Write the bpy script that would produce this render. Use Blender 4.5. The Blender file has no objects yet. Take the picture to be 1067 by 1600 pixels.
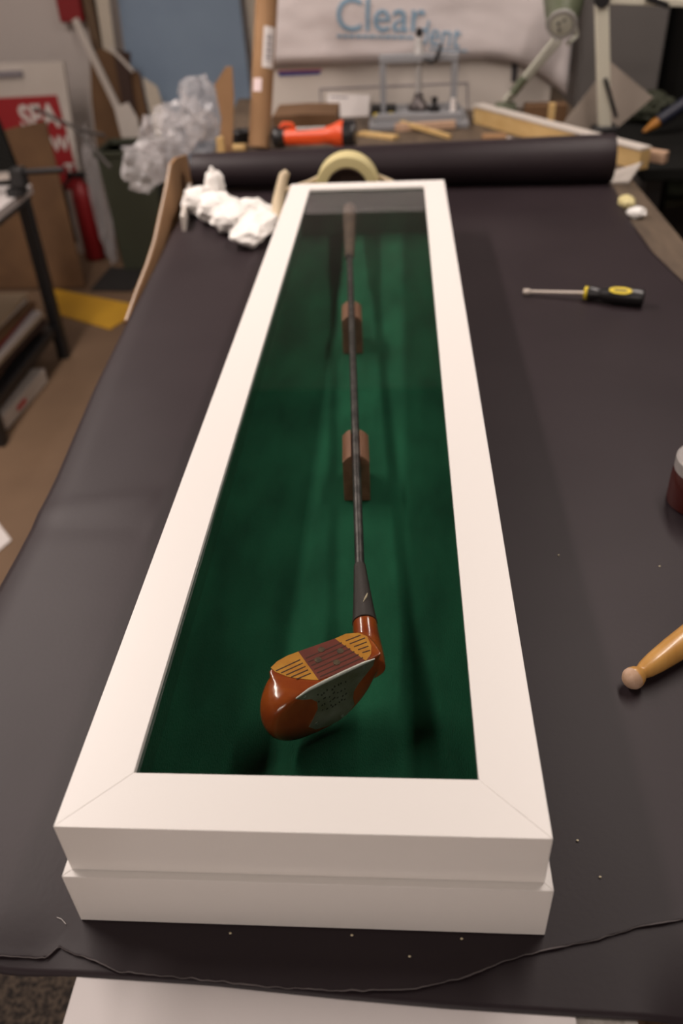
import bpy, bmesh, math, random
from mathutils import Vector, Matrix, noise
random.seed(7)
PI = math.pi
S = bpy.context.scene
COL = S.collection
V = Vector
BZ = 0.9                                    # bench height

# ------------------------------------------------------------------ materials
def mat(name, col, rough=0.6, metal=0.0, spec=0.5, col2=None, vscale=8.0, bump=0.0, bscale=60.0, stretch=None,
        sheen=0.0, coat=0.0, lo=0.35, hi=0.65, detail=4.0, trans=0.0, emit=None):
    m = bpy.data.materials.new(name); m.use_nodes = True
    nt = m.node_tree; N = nt.nodes; L = nt.links
    b = N['Principled BSDF']
    b.inputs['Base Color'].default_value = (*col, 1)
    b.inputs['Roughness'].default_value = rough
    b.inputs['Metallic'].default_value = metal
    b.inputs['Specular IOR Level'].default_value = spec
    if sheen:
        b.inputs['Sheen Weight'].default_value = sheen
        b.inputs['Sheen Roughness'].default_value = 0.4; b.inputs['Sheen Tint'].default_value = (.05, .22, .12, 1)
    if coat:
        b.inputs['Coat Weight'].default_value = coat; b.inputs['Coat Roughness'].default_value = 0.12
    if trans:
        b.inputs['Transmission Weight'].default_value = trans
    tc = N.new('ShaderNodeTexCoord'); mp = N.new('ShaderNodeMapping')
    L.new(tc.outputs['Object'], mp.inputs['Vector'])
    if stretch: mp.inputs['Scale'].default_value = stretch
    if col2 is not None:
        n = N.new('ShaderNodeTexNoise'); n.inputs['Scale'].default_value = vscale; n.inputs['Detail'].default_value = detail
        r = N.new('ShaderNodeValToRGB')
        r.color_ramp.elements[0].position = lo; r.color_ramp.elements[0].color = (*col, 1)
        r.color_ramp.elements[1].position = hi; r.color_ramp.elements[1].color = (*col2, 1)
        L.new(mp.outputs[0], n.inputs['Vector']); L.new(n.outputs['Fac'], r.inputs[0]); L.new(r.outputs[0], b.inputs['Base Color'])
    if bump:
        n = N.new('ShaderNodeTexNoise'); n.inputs['Scale'].default_value = bscale; n.inputs['Detail'].default_value = 5
        bp = N.new('ShaderNodeBump'); bp.inputs['Strength'].default_value = bump; bp.inputs['Distance'].default_value = 0.002
        L.new(mp.outputs[0], n.inputs['Vector']); L.new(n.outputs['Fac'], bp.inputs['Height']); L.new(bp.outputs[0], b.inputs['Normal'])
    return m

def glass_mat(name, tint, strength_ior):
    m = bpy.data.materials.new(name); m.use_nodes = True
    nt = m.node_tree; N = nt.nodes; L = nt.links
    N.remove(N['Principled BSDF']); out = N['Material Output']
    tr = N.new('ShaderNodeBsdfTransparent'); tr.inputs[0].default_value = (*tint, 1)
    gl = N.new('ShaderNodeBsdfGlossy'); gl.inputs['Roughness'].default_value = 0.0
    fr = N.new('ShaderNodeFresnel'); fr.inputs['IOR'].default_value = strength_ior
    ge = N.new('ShaderNodeNewGeometry'); inv = N.new('ShaderNodeMath'); inv.operation = 'SUBTRACT'; inv.inputs[0].default_value = 1
    mu = N.new('ShaderNodeMath'); mu.operation = 'MULTIPLY'
    mx = N.new('ShaderNodeMixShader')
    L.new(ge.outputs['Backfacing'], inv.inputs[1]); L.new(fr.outputs[0], mu.inputs[0]); L.new(inv.outputs[0], mu.inputs[1])
    L.new(mu.outputs[0], mx.inputs[0]); L.new(tr.outputs[0], mx.inputs[1]); L.new(gl.outputs[0], mx.inputs[2])
    L.new(mx.outputs[0], out.inputs['Surface'])
    return m

def film_mat(name, col, alpha, rough=0.3):
    m = mat(name, col, rough, bump=0.25, bscale=40)
    m.node_tree.nodes['Principled BSDF'].inputs['Alpha'].default_value = alpha
    return m

M = {}
M['white_lacquer'] = mat('white_lacquer', (.845, .815, .78), .38, bump=.02, bscale=300)
M['felt'] = mat('felt', (.006, .046, .023), .95, spec=.1, col2=(.014, .095, .048), vscale=11, sheen=.25, bump=.5, bscale=500, stretch=(2.2, .8, 1), lo=.3, hi=.75)
M['glass'] = glass_mat('glass', (.96, .98, .97), 1.62)
M['head_wood'] = mat('head_wood', (.25, .040, .009), .22, col2=(.36, .08, .012), vscale=22, stretch=(1, 3, 1), coat=.6, bump=.04, bscale=90)
M['face_yellow'] = mat('face_yellow', (.56, .25, .028), .35, col2=(.44, .16, .015), vscale=60, coat=.3, bump=.05, bscale=200)
M['face_red'] = mat('face_red', (.16, .026, .013), .4, col2=(.12, .018, .01), vscale=60, coat=.2)
M['score'] = mat('score', (.05, .014, .006), .8)
M['brass_worn'] = mat('brass_worn', (.11, .065, .03), .55, metal=.4, col2=(.05, .03, .02), vscale=300)
M['sole_lip'] = mat('sole_lip', (.62, .60, .55), .4, metal=.35, bump=.2, bscale=200)
M['sole_metal'] = mat('sole_metal', (.30, .29, .235), .42, metal=.45, col2=(.15, .14, .075), vscale=60, bump=.15, bscale=160, lo=.3, hi=.7)
M['dark_wood'] = mat('dark_wood', (.06, .013, .006), .3, coat=.4)
M['engrave'] = mat('engrave', (.03, .028, .02), .7)
M['whipping'] = mat('whipping', (.028, .018, .017), .55, col2=(.045, .028, .026), vscale=300, stretch=(1, 1, 40), bump=.3, bscale=400)
M['steel_old'] = mat('steel_old', (.16, .14, .135), .42, metal=.7, col2=(.07, .06, .06), vscale=90, lo=.3, hi=.6)
M['grip_leather'] = mat('grip_leather', (.11, .068, .045), .75, col2=(.06, .036, .025), vscale=80, bump=.2, bscale=200)
M['chip'] = mat('chip', (.45, .36, .25), .7)
M['cradle_wood'] = mat('cradle_wood', (.27, .125, .075), .45, col2=(.19, .08, .045), vscale=25, stretch=(3, .4, 3), bump=.05)
M['black_paper'] = mat('black_paper', (.021, .0142, .0168), .48, spec=.24, col2=(.026, .018, .021), vscale=5, bump=.05, bscale=220)
M['torn_edge'] = mat('torn_edge', (.16, .14, .14), .9)
M['bench_top'] = mat('bench_top', (.12, .085, .055), .7, col2=(.075, .052, .034), vscale=14, bump=.15, bscale=120, stretch=(3, .6, 1))
M['bench_wood'] = mat('bench_wood', (.16, .10, .055), .7, col2=(.11, .065, .035), vscale=12, stretch=(4, .5, 1))
M['white_board'] = mat('white_board', (.62, .58, .57), .5, bump=.05, bscale=200)
M['chipped'] = mat('chipped', (.34, .32, .29), .9, col2=(.20, .18, .16), vscale=160, bump=.5, bscale=200)
M['cardboard'] = mat('cardboard', (.34, .195, .095), .85, col2=(.28, .155, .072), vscale=8, bump=.05, bscale=150)
M['brown_card'] = mat('brown_card', (.16, .085, .038), .85, col2=(.12, .062, .028), vscale=7)
M['white_card'] = mat('white_card', (.60, .55, .50), .8, col2=(.54, .49, .44), vscale=4)
M['grey_card'] = mat('grey_card', (.33, .28, .235), .85, col2=(.29, .245, .205), vscale=6)
M['tissue'] = mat('tissue', (.80, .78, .75), .9, bump=.3, bscale=90)
M['film'] = film_mat('film', (.68, .66, .67), .27, .18)
M['sack'] = mat('sack', (.70, .645, .64), .25, bump=.05, bscale=20)
M['sack_blue'] = mat('sack_blue', (.22, .37, .50), .5)
M['blue_board'] = mat('blue_board', (.26, .35, .46), .8, col2=(.23, .31, .42), vscale=3)
M['cream_paint'] = mat('cream_paint', (.55, .49, .40), .6)
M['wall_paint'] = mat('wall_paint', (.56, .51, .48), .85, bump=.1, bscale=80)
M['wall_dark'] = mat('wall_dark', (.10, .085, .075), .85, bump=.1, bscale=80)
M['ceiling_paint'] = mat('ceiling_paint', (.10, .095, .09), .9)
M['floor_concrete'] = mat('floor_concrete', (.18, .112, .064), .75, col2=(.14, .085, .049), vscale=2.2, bump=.1, bscale=60)
M['dark_carpet'] = mat('dark_carpet', (.075, .055, .04), 1, col2=(.012, .009, .008), vscale=140, bump=1, bscale=300, lo=.4, hi=.6)
M['mat_black'] = mat('mat_black', (.012, .011, .010), .8)
M['black_metal'] = mat('black_metal', (.012, .012, .013), .45)
M['black_plastic'] = mat('black_plastic', (.012, .011, .012), .35, bump=.02)
M['orange_plastic'] = mat('orange_plastic', (.72, .075, .012), .4)
M['yellow_plastic'] = mat('yellow_plastic', (.72, .55, .03), .4)
M['yellow_board'] = mat('yellow_board', (.58, .32, .02), .6, col2=(.52, .28, .018), vscale=4)
M['steel'] = mat('steel', (.62, .58, .54), .28, metal=.9)
M['tool_steel'] = mat('tool_steel', (.70, .62, .55), .4, metal=.4)
M['grey_enamel'] = mat('grey_enamel', (.26, .265, .28), .5, bump=.02)
M['grey_light'] = mat('grey_light', (.46, .45, .44), .5, metal=.3)
M['grey_cabinet'] = mat('grey_cabinet', (.20, .185, .175), .6, col2=(.18, .167, .158), vscale=3)
M['olive_enamel'] = mat('olive_enamel', (.10, .115, .07), .5)
M['aged_cream'] = mat('aged_cream', (.50, .50, .42), .5)
M['cream_arm'] = mat('cream_arm', (.58, .56, .46), .5)
M['pale_wood'] = mat('pale_wood', (.66, .46, .20), .65, col2=(.58, .38, .15), vscale=10, stretch=(4, .6, 4))
M['handle_wood'] = mat('handle_wood', (.58, .31, .085), .35, col2=(.50, .25, .06), vscale=25, stretch=(4, .5, 1), coat=.4)
M['raw_wood'] = mat('raw_wood', (.55, .37, .26), .8, col2=(.46, .29, .18), vscale=160)
M['cream_tape'] = mat('cream_tape', (.62, .54, .27), .6)
M['cream_plastic'] = mat('cream_plastic', (.60, .49, .33), .55)
M['core_dark'] = mat('core_dark', (.045, .022, .015), .8)
M['red_paint'] = mat('red_paint', (.24, .007, .010), .5)
M['sign_red'] = mat('sign_red', (.32, .010, .014), .6)
M['sign_white'] = mat('sign_white', (.66, .60, .56), .7)
M['dark_green'] = mat('dark_green', (.040, .045, .026), .7)
M['ink_blue'] = mat('ink_blue', (.05, .06, .22), .6)
M['ink_red'] = mat('ink_red', (.5, .05, .05), .6)
M['ink_grey'] = mat('ink_grey', (.24, .22, .24), .7)
M['ink_dark'] = mat('ink_dark', (.06, .055, .06), .7)
M['label_white'] = mat('label_white', (.70, .66, .64), .6)
M['label_pink'] = mat('label_pink', (.74, .60, .60), .6)
M['jar_lid'] = mat('jar_lid', (.32, .30, .29), .45)
M['jar_red'] = mat('jar_red', (.05, .008, .006), .2, coat=.3)
M['navy'] = mat('navy', (.015, .018, .035), .5)
M['amber'] = mat('amber', (.42, .17, .02), .5)
M['dark_fabric'] = mat('dark_fabric', (.009, .009, .008), .95, spec=.15)
M['strap_grey'] = mat('strap_grey', (.10, .09, .085), .8)
M['paper_tan'] = mat('paper_tan', (.40, .30, .20), .85)
M['paper_grey'] = mat('paper_grey', (.30, .28, .27), .85)
M['crumb'] = mat('crumb', (.75, .66, .45), .8)

# ------------------------------------------------------------------ mesh helpers
class MB:
    def __init__(s): s.bm = bmesh.new(); s.mats = []; s.cur = 0
    def use(s, m):
        if m not in s.mats: s.mats.append(m)
        s.cur = s.mats.index(m); return s
    def face(s, vs):
        try:
            f = s.bm.faces.new(vs); f.material_index = s.cur; return f
        except ValueError: return None
    def loft(s, rings, close=True, cap0=True, cap1=True):
        R = [[s.bm.verts.new(p) for p in r] for r in rings]; n = len(R[0])
        for a, b in zip(R, R[1:]):
            for i in range(n if close else n - 1):
                j = (i + 1) % n; s.face((a[i], a[j], b[j], b[i]))
        if cap0: s.face(list(reversed(R[0])))
        if cap1: s.face(R[-1])
        return s
    def box(s, c, size, rot=None):
        c = V(c); h = V(size) / 2; Rm = rot or Matrix.Identity(3)
        P = [[c + Rm @ V((x * h.x, y * h.y, z * h.z)) for x, y in ((-1, -1), (1, -1), (1, 1), (-1, 1))] for z in (-1, 1)]
        return s.loft(P)
    def prism(s, pts, vec):
        pts = [V(p) for p in pts]; vec = V(vec)
        n = V((0, 0, 0))
        for a, b in zip(pts, pts[1:] + pts[:1]): n += a.cross(b)
        if n.dot(vec) < 0: pts.reverse()
        return s.loft([pts, [p + vec for p in pts]])
    def tube(s, pts, rad, n=14, cap=True):
        pts = [V(p) for p in pts]
        if not hasattr(rad, '__len__'): rad = [rad] * len(pts)
        rings = []; up = None
        for i, p in enumerate(pts):
            t = (pts[min(i + 1, len(pts) - 1)] - pts[max(i - 1, 0)]).normalized()
            if up is None: up = t.orthogonal().normalized()
            up = (up - t * up.dot(t)).normalized(); bi = t.cross(up)
            r = rad[i]; ra, rb = r if hasattr(r, '__len__') else (r, r)
            rings.append([p + up * math.cos(2 * PI * k / n) * ra + bi * math.sin(2 * PI * k / n) * rb for k in range(n)])
        return s.loft(rings, True, cap, cap)
    def lathe(s, o, axis, prof, n=28):           # prof: (dist along axis, radius)
        o = V(o); ax = V(axis).normalized()
        return s.tube2(o, ax, prof, n)
    def tube2(s, o, ax, prof, n):
        up = ax.orthogonal().normalized(); bi = ax.cross(up)
        s.loft([[o + ax * d + (up * math.cos(2 * PI * k / n) + bi * math.sin(2 * PI * k / n)) * max(r, 1e-5) for k in range(n)] for d, r in prof])
        return s
    def ring(s, o, axis, r0, r1, h, n=40, a0=0, a1=2 * PI):
        o = V(o); ax = V(axis).normalized(); up = ax.orthogonal().normalized(); bi = ax.cross(up)
        full = abs(a1 - a0 - 2 * PI) < 1e-6
        rows = []
        for k in range(n if full else n + 1):
            a = a0 + (a1 - a0) * k / n; d = up * math.cos(a) + bi * math.sin(a)
            rows.append([o + d * r0, o + d * r1, o + d * r1 + ax * h, o + d * r0 + ax * h])
        if full:
            R = [[s.bm.verts.new(p) for p in r] for r in rows]
            for a, b in zip(R, R[1:] + R[:1]):
                for i in range(4): s.face((a[i], a[(i + 1) % 4], b[(i + 1) % 4], b[i]))
        else: s.loft(rows)
        return s
    def grid(s, f, nu, nv):
        g = [[s.bm.verts.new(f(u / nu, v / nv)) for v in range(nv + 1)] for u in range(nu + 1)]
        for i in range(nu):
            for j in range(nv): s.face((g[i][j], g[i + 1][j], g[i + 1][j + 1], g[i][j + 1]))
        return s
    def blob(s, c, rad, sub=4, amp=.25, freq=3.0, seed=0, ridge=True):
        c = V(c); r = V(rad if hasattr(rad, '__len__') else (rad,) * 3)
        before = set(s.bm.verts)
        ret = bmesh.ops.create_icosphere(s.bm, subdivisions=sub, radius=1)
        for v in ret['verts']:
            p = v.co.copy(); q = p * freq + V((seed * 7.3, seed * 3.1, seed * 1.7))
            d = noise.noise(q) + .5 * noise.noise(q * 2.1)
            if ridge: d = .55 - abs(d) * 1.6
            v.co = c + V((p.x * r.x, p.y * r.y, p.z * r.z)) * (1 + amp * d)
        for f in set(f for v in ret['verts'] for f in v.link_faces): f.material_index = s.cur
        return s
    def crumpled(s, c, rad, sub=3, amp=.3, seed=0):
        c = V(c); r = V(rad); rng = random.Random(seed)
        ret = bmesh.ops.create_icosphere(s.bm, subdivisions=sub, radius=1)
        for v in ret['verts']:
            p = v.co.copy(); d = rng.uniform(-1, 1) * amp + .45 * amp * noise.noise(p * 1.6 + V((seed * 5.1, 0, 0)))
            t = V((rng.uniform(-1, 1), rng.uniform(-1, 1), rng.uniform(-1, 1))) * amp * .35
            q = p * (1 + d) + t
            v.co = c + V((q.x * r.x, q.y * r.y, q.z * r.z))
        for f in set(f for v in ret['verts'] for f in v.link_faces): f.material_index = s.cur
        return s
    def build(s, name, m=None, parent=None, smooth=35, bevel=0, mods=None):
        if m is not None and not s.mats: s.mats = [m]
        bmesh.ops.recalc_face_normals(s.bm, faces=s.bm.faces[:])
        if smooth:
            for f in s.bm.faces: f.smooth = True
            for e in s.bm.edges:
                if len(e.link_faces) == 2 and e.calc_face_angle(0) > math.radians(smooth): e.smooth = False
        me = bpy.data.meshes.new(name); s.bm.to_mesh(me); s.bm.free()
        for x in s.mats: me.materials.append(M[x] if isinstance(x, str) else x)
        o = bpy.data.objects.new(name, me); COL.objects.link(o)
        if parent is not None:
            o.parent = parent; o.matrix_parent_inverse = Matrix.Translation(parent.location).inverted() if parent.type == 'EMPTY' else Matrix.Identity(4)
        if bevel:
            b = o.modifiers.new('bevel', 'BEVEL'); b.width = bevel; b.segments = 2; b.limit_method = 'ANGLE'; b.angle_limit = math.radians(40)
            b.harden_normals = False
        return o

def tag(o, label, cat, group=None):
    o['label'] = label; o['category'] = cat
    if group: o['group'] = group
    return o
def thing(name, label, cat, loc=(0, 0, 0), group=None):
    o = bpy.data.objects.new(name, None); o.empty_display_size = .05; COL.objects.link(o); o.location = loc
    return tag(o, label, cat, group)
def struct(o):
    o['kind'] = 'structure'; return o
def text_pieces(body, size, extrude=.0006, bold=0.0):
    cu = bpy.data.curves.new('lettering', 'FONT'); cu.body = body; cu.size = size; cu.extrude = extrude; cu.offset = bold
    cu.resolution_u = 4
    o = bpy.data.objects.new('lettering', cu); COL.objects.link(o)
    bpy.context.view_layer.update()
    me = bpy.data.meshes.new_from_object(o.evaluated_get(bpy.context.evaluated_depsgraph_get()))
    COL.objects.unlink(o); bpy.data.objects.remove(o)
    return me
def lettering(name, body, size, origin, xdir, ydir, m, parent, sx=1.0, bold=0.0):
    me = text_pieces(body, size, bold=bold)
    x = V(xdir).normalized(); y = V(ydir); y = (y - x * y.dot(x)).normalized(); z = x.cross(y)
    for v in me.vertices: v.co = V(origin) + x * v.co.x * sx + y * v.co.y + z * v.co.z
    b = bmesh.new(); b.from_mesh(me)
    zs = [v.co.z for v in b.verts]; zz = min(zs)
    while zz < max(zs):
        bmesh.ops.bisect_plane(b, geom=b.verts[:] + b.edges[:] + b.faces[:], plane_co=(0, 0, zz), plane_no=(0, 0, 1)); zz += .008
    b.to_mesh(me); b.free()
    me.materials.clear(); me.materials.append(M[m]); me.name = name
    o = bpy.data.objects.new(name, me); COL.objects.link(o); o.parent = parent
    o.matrix_parent_inverse = Matrix.Translation(parent.location).inverted() if parent.type == 'EMPTY' else Matrix.Identity(4)
    return o
def sheet(name, pts, m, label, cat, th=.004, group=None, back=(0, 1, 0)):
    o = MB().prism(pts, V(back).normalized() * th).build(name, m)
    return tag(o, label, cat, group)

# ------------------------------------------------------------------ the setting
X0, X1, Y0, Y1, ZC = -2.3, 2.2, -2.6, 4.3, 3.0
struct(MB().box(((X0 + X1) / 2, (Y0 + Y1) / 2, -.05), (X1 - X0, Y1 - Y0, .1)).build('floor', 'floor_concrete'))
struct(MB().box(((X0 + X1) / 2, (Y0 + Y1) / 2, ZC + .05), (X1 - X0, Y1 - Y0, .1)).build('ceiling', 'ceiling_paint'))
struct(MB().box(((X0 + X1) / 2, Y1 + .05, ZC / 2), (X1 - X0, .1, ZC)).build('wall_back', 'wall_paint'))
struct(MB().box((X0 - .05, (Y0 + Y1) / 2, ZC / 2), (.1, Y1 - Y0, ZC)).build('wall_left', 'wall_paint'))
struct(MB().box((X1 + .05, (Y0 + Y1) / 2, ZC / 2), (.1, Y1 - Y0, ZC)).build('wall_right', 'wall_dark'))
struct(MB().box(((X0 + X1) / 2, Y0 - .05, ZC / 2), (X1 - X0, .1, ZC)).build('wall_front', 'wall_paint'))
tag(MB().box((-.25, .2, .006), (1.3, 1.5, .012)).build('carpet_mat', 'dark_carpet'), 'dark speckled carpet mat on the floor under the front of the workbench', 'mat')

# ------------------------------------------------------------------ workbench
def bench_left(y): return -.300 - .0625 * y
T = thing('workbench', 'long wooden workbench mostly covered with black paper', 'workbench', (0, 1.3, 0))
BT = BZ - .005
MB().prism([(bench_left(-.012), -.012, BT), (.56, -.012, BT), (.56, 2.72, BT), (bench_left(2.72), 2.72, BT)], (0, 0, -.03)).build('bench_top', 'bench_top', T, bevel=.002)
for x, y in ((-.24, .30), (.47, .30), (-.36, 2.55), (.47, 2.55)):
    MB().box((x, y, (BT - .04) / 2), (.08, .08, BT - .04)).build('leg', 'bench_wood', T, bevel=.003)
MB().box((.06, 1.42, .80), (.75, .03, .09)).box((-.28, 1.42, .80), (.025, 2.2, .09)).box((.47, 1.42, .80), (.025, 2.2, .09)).build('apron', 'bench_wood', T)

# white board under the paper, past the front edge
T = thing('laminate_board', 'white board sticking out from under the black paper at the front edge of the bench', 'board', (.02, -.05, BT))
MB().prism([(-.1355, -.14, BT), (.1535, -.14, BT), (.1535, .25, BT), (-.1355, .25, BT)], (0, 0, .0035)).build('panel', 'white_board', T, bevel=.0008)
mb = MB()
rp = [(.1536, -.14), (.186, -.14), (.1875, -.1), (.184, -.07), (.187, -.05), (.183, -.02), (.186, .02), (.1536, .02)]
mb.prism([(x, y, BT) for x, y in rp], (0, 0, .003)).build('chipped_end', 'chipped', T)['label'] = 'rough grey chipped end of the white board'

# ------------------------------------------------------------------ black paper: roll and unrolled sheet
TOP_EDGE = [(-.36, -.030), (-.30, -.028), (-.25, -.0275), (-.194, -.0264), (-.1699, -.0267), (-.1577, -.0274), (-.1514, -.0204), (-.1394, -.0253), (-.1258, -.0285), (-.1105, -.0343), (-.0813, -.0358), (-.0543, -.0373),
            (-.0201, -.0396), (.0209, -.0402), (.0612, -.0381), (.0908, -.0311), (.1176, -.0201), (.1408, -.0131), (.1717, -.0064), (.2, .0029), (.2265, .008), (.2437, .0113), (.32, .018), (.42, .012), (.52, .02)]
UNDER_EDGE = [(-.36, -.030), (-.1914, -.0343), (-.1829, -.0359), (-.1394, -.0369), (-.0542, -.0393), (.021, -.0439), (.0828, -.0468), (.1852, -.049), (.2163, -.0491), (.36, -.050), (.52, -.05)]
def interp(tab, x):
    if x <= tab[0][0]: return tab[0][1]
    for (a, b), (c, d) in zip(tab, tab[1:]):
        if x <= c: return b + (d - b) * (x - a) / (c - a)
    return tab[-1][1]
LEFT = [(-.06, -.3165), (0, -.3165), (.312, -.3206), (.3803, -.321), (.5094, -.3278), (.7107, -.347), (.9495, -.362), (1.2047, -.3759), (1.6308, -.4075), (1.7, -.412)]
RIGHT = [(-.06, .54), (.6, .53), (1.03, .5023), (1.1626, .4882), (1.3366, .4893), (1.56, .5038), (1.7, .506)]
def droop(x, y):
    z = 0.0
    if y < .01:
        k = max(0, min(1, max((-.135 - x) / .03, (x - .192) / .03)))
        z -= k * (.01 - y) ** 2 * 2.0
    l = interp(LEFT, y)
    if x < l + .03: z -= ((l + .03 - x) / .03) ** 2 * .0035
    return z
def sheet_z(x, y, off):
    z = BZ + off + droop(x, y)
    if abs(x) > .17 and y > .0:
        w = min(1, (abs(x) - .17) / .05)
        z += w * .0009 * (noise.noise(V((x * 5, y * 4, 1))) + .5 * noise.noise(V((x * 13, y * 9, 3))))
        if x < -.2:      # creases across the left border
            z += .0012 * w * math.exp(-((y - .43 - (x + .3) * .2) / .012) ** 2) - .0009 * w * math.exp(-((y - .395) / .010) ** 2)
    return z
T = thing('paper_roll', 'wide roll of black paper, rolled out over the bench with a torn front edge', 'paper roll', (.05, 1.6, BZ))
YF = 1.62
def f_top(u, v):
    # v along y with finer steps near the torn edge
    vv = v ** 1.6
    y = vv * YF; l = interp(LEFT, y); r = interp(RIGHT, y)
    x = l + (r - l) * u
    e = interp(TOP_EDGE, x) + .0009 * noise.noise(V((x * 160, 0, 5)))
    y = e + vv * (YF - e)
    lift = .0003 * math.exp(-((y - e) / .004) ** 2)
    return V((x, y, sheet_z(x, y, .0006) + lift))
o = MB().grid(f_top, 150, 130).build('unrolled_sheet', 'black_paper', T)
sm = o.modifiers.new('thick', 'SOLIDIFY'); sm.thickness = .0005; sm.offset = -1
# pale fibres of the torn edge
mb = MB()
pts = []
for i in range(241):
    x = -.20 + .46 * i / 240
    e = interp(TOP_EDGE, x) + .0009 * noise.noise(V((x * 160, 0, 5)))
    pts.append(V((x, e - .0002, sheet_z(x, e, .0006) + .0006)))
wd = [.00012 + .0008 * max(0, noise.noise(V((p.x * 45, 2, 2))) + .2) for p in pts]
mb.tube(pts, [(.00025, w) for w in wd], n=5).build('torn_fibres', 'torn_edge', T)['label'] = 'pale torn fibres along the front edge'
# roll: slightly telescoped cylinder
A = V((-.393, 1.634, BZ + .0375)); B = V((.504, 1.604, BZ + .0475))
ax = (B - A).normalized(); up = V((0, 0, 1)); up = (up - ax * up.dot(ax)).normalized(); bi = ax.cross(up)
mb = MB(); n = 72; rows = []
for d, r in ((.004, .015), (0, .0165), (0, .036), (.004, .037)): rows.append([A + ax * d + (up * math.cos(2 * PI * k / n) + bi * math.sin(2 * PI * k / n)) * r for k in range(n)])
Lr = (B - A).length
for i in range(1, 20):
    t = i / 20; r = .037 + (.047 - .037) * t
    rows.append([A + ax * Lr * t + (up * math.cos(2 * PI * k / n) + bi * math.sin(2 * PI * k / n)) * r for k in range(n)])
for d, r in ((-.004, .047), (0, .046), (0, .018), (-.02, .018)): rows.append([B + ax * d + (up * math.cos(2 * PI * k / n) + bi * math.sin(2 * PI * k / n)) * r for k in range(n)])
mb.loft(rows).build('roll', 'black_paper', T)

def f_un(u, v):
    x = -.30 + .80 * u; e = interp(UNDER_EDGE, x); y = .14 + (e - .14) * v
    return V((x, y, sheet_z(x, y, -.0004) - .0004))
o = MB().grid(f_un, 80, 40).build('paper_sheet', 'black_paper')
sm = o.modifiers.new('thick', 'SOLIDIFY'); sm.thickness = .0004; sm.offset = -1
tag(o, 'lower black paper layer showing beneath the torn front edge of the rolled-out paper', 'paper')

# ------------------------------------------------------------------ shadow box
W = .1377; LEN = 1.2952; BD = .0365
ZT, ZL, ZB = BZ + .0946, BZ + .0507, BZ + .0012
T = thing('shadow_box_frame', 'long white glazed shadow box frame lined with green felt', 'display case', (0, LEN / 2, ZB))
def rail(P0, P1, inward, prof, gap=.00003):
    P0, P1, inw = V(P0), V(P1), V(inward); d = (P1 - P0).normalized()
    r0 = [P0 + d * (u + gap) + inw * u + V((0, 0, z)) for u, z in prof]
    r1 = [P1 - d * (u + gap) + inw * u + V((0, 0, z)) for u, z in prof]
    return MB().loft([r0, r1])
lid = [(0, ZL + .0003), (0, ZT), (BD, ZT), (BD, ZT - .0045), (.010, ZT - .0045), (.010, ZL + .0003)]
ring4 = lambda o: [((-W - o, -o, 0), (W + o, -o, 0), (0, 1, 0)), ((W + o, -o, 0), (W + o, LEN + o, 0), (-1, 0, 0)),
                   ((W + o, LEN + o, 0), (-W - o, LEN + o, 0), (0, -1, 0)), ((-W - o, LEN + o, 0), (-W - o, -o, 0), (1, 0, 0))]
for a, b, i in ring4(0): rail(a, b, i, lid).build('frame_rail', 'white_lacquer', T, bevel=.0003)
ov = .0046
tray = [(0, ZB), (0, ZL), (.016, ZL), (.016, ZB)]
for a, b, i in ring4(ov): rail(a, b, i, tray).build('tray_side', 'white_lacquer', T, bevel=.0003)
MB().box((0, LEN / 2, ZB + .0018), (.2504, LEN - .024, .0036)).build('backing_board', 'white_card', T)
# felt liner: floor and four walls
FX, FY0, FY1, FZ = .1245, .0135, LEN - .0135, BZ + .0065
mb = MB(); zt = ZT - .0077
mb.box((0, (FY0 + FY1) / 2, FZ - .0008), (2 * FX, FY1 - FY0, .0016))
for s in (-1, 1): mb.box((s * (FX - .0012), (FY0 + FY1) / 2, (FZ + zt) / 2), (.0024, FY1 - FY0 - .005, zt - FZ))
for y in (FY0 + .0012, FY1 - .0012): mb.box((0, y, (FZ + zt) / 2), (2 * FX, .0024, zt - FZ))
mb.build('felt_liner', 'felt', T)
MB().box((0, LEN / 2, ZT - .0060), (2 * .1262, LEN - .023, .0024)).build('glass_pane', 'glass', T, smooth=0)

# ------------------------------------------------------------------ golf club
GC = thing('golf_club', 'old persimmon wood golf driver lying behind glass in the white case', 'golf club', (.02, .4, FZ))
O = V((.0394, .1502, BZ + .066)); ta = V((-.828, -.561, 0)).normalized(); tb = V((-.561, .828, 0)); tb = (tb - ta * tb.dot(ta)).normalized(); tc_ = V((0, 0, 1))
def H(a, b, c): return O + ta * a + tb * b + tc_ * c
OUT = [(-.011, .0), (.005, 0), (.022, 0), (.040, 0), (.055, 0), (.066, 0), (.0745, -.003), (.0815, -.0095), (.0848, -.018), (.0845, -.027), (.0805, -.036), (.073, -.0435), (.0625, -.0492), (.05, -.0525), (.036, -.0528), (.022, -.050), (.010, -.0435), (.0, -.034), (-.007, -.023), (-.0115, -.012)]
def dens(pts, k):
    o = []; n = len(pts)
    for i in range(n):
        p0, p1, p2, p3 = [V((*pts[(i + j) % n], 0)) for j in (-1, 0, 1, 2)]
        for q in range(k):
            t = q / k
            if p1.y == 0 and p2.y == 0: o.append(p1.lerp(p2, t)); continue
            o.append(.5 * ((2 * p1) + (p2 - p0) * t + (2 * p0 - 5 * p1 + 4 * p2 - p3) * t * t + (3 * p1 - p0 - 3 * p2 + p3) * t ** 3))
    return o
out = dens(OUT, 4); cen = V((.038, -.024, 0))
layers = [(.0, -.0012), (.35, -.0010), (.62, -.0005), (.80, .006), (.90, .03), (.95, .10), (.985, .22), (1, .38), (.995, .54), (.965, .69), (.90, .82), (.78, .91), (.58, .97), (.32, .998), (.0, 1.0)]
rings = []
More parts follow.
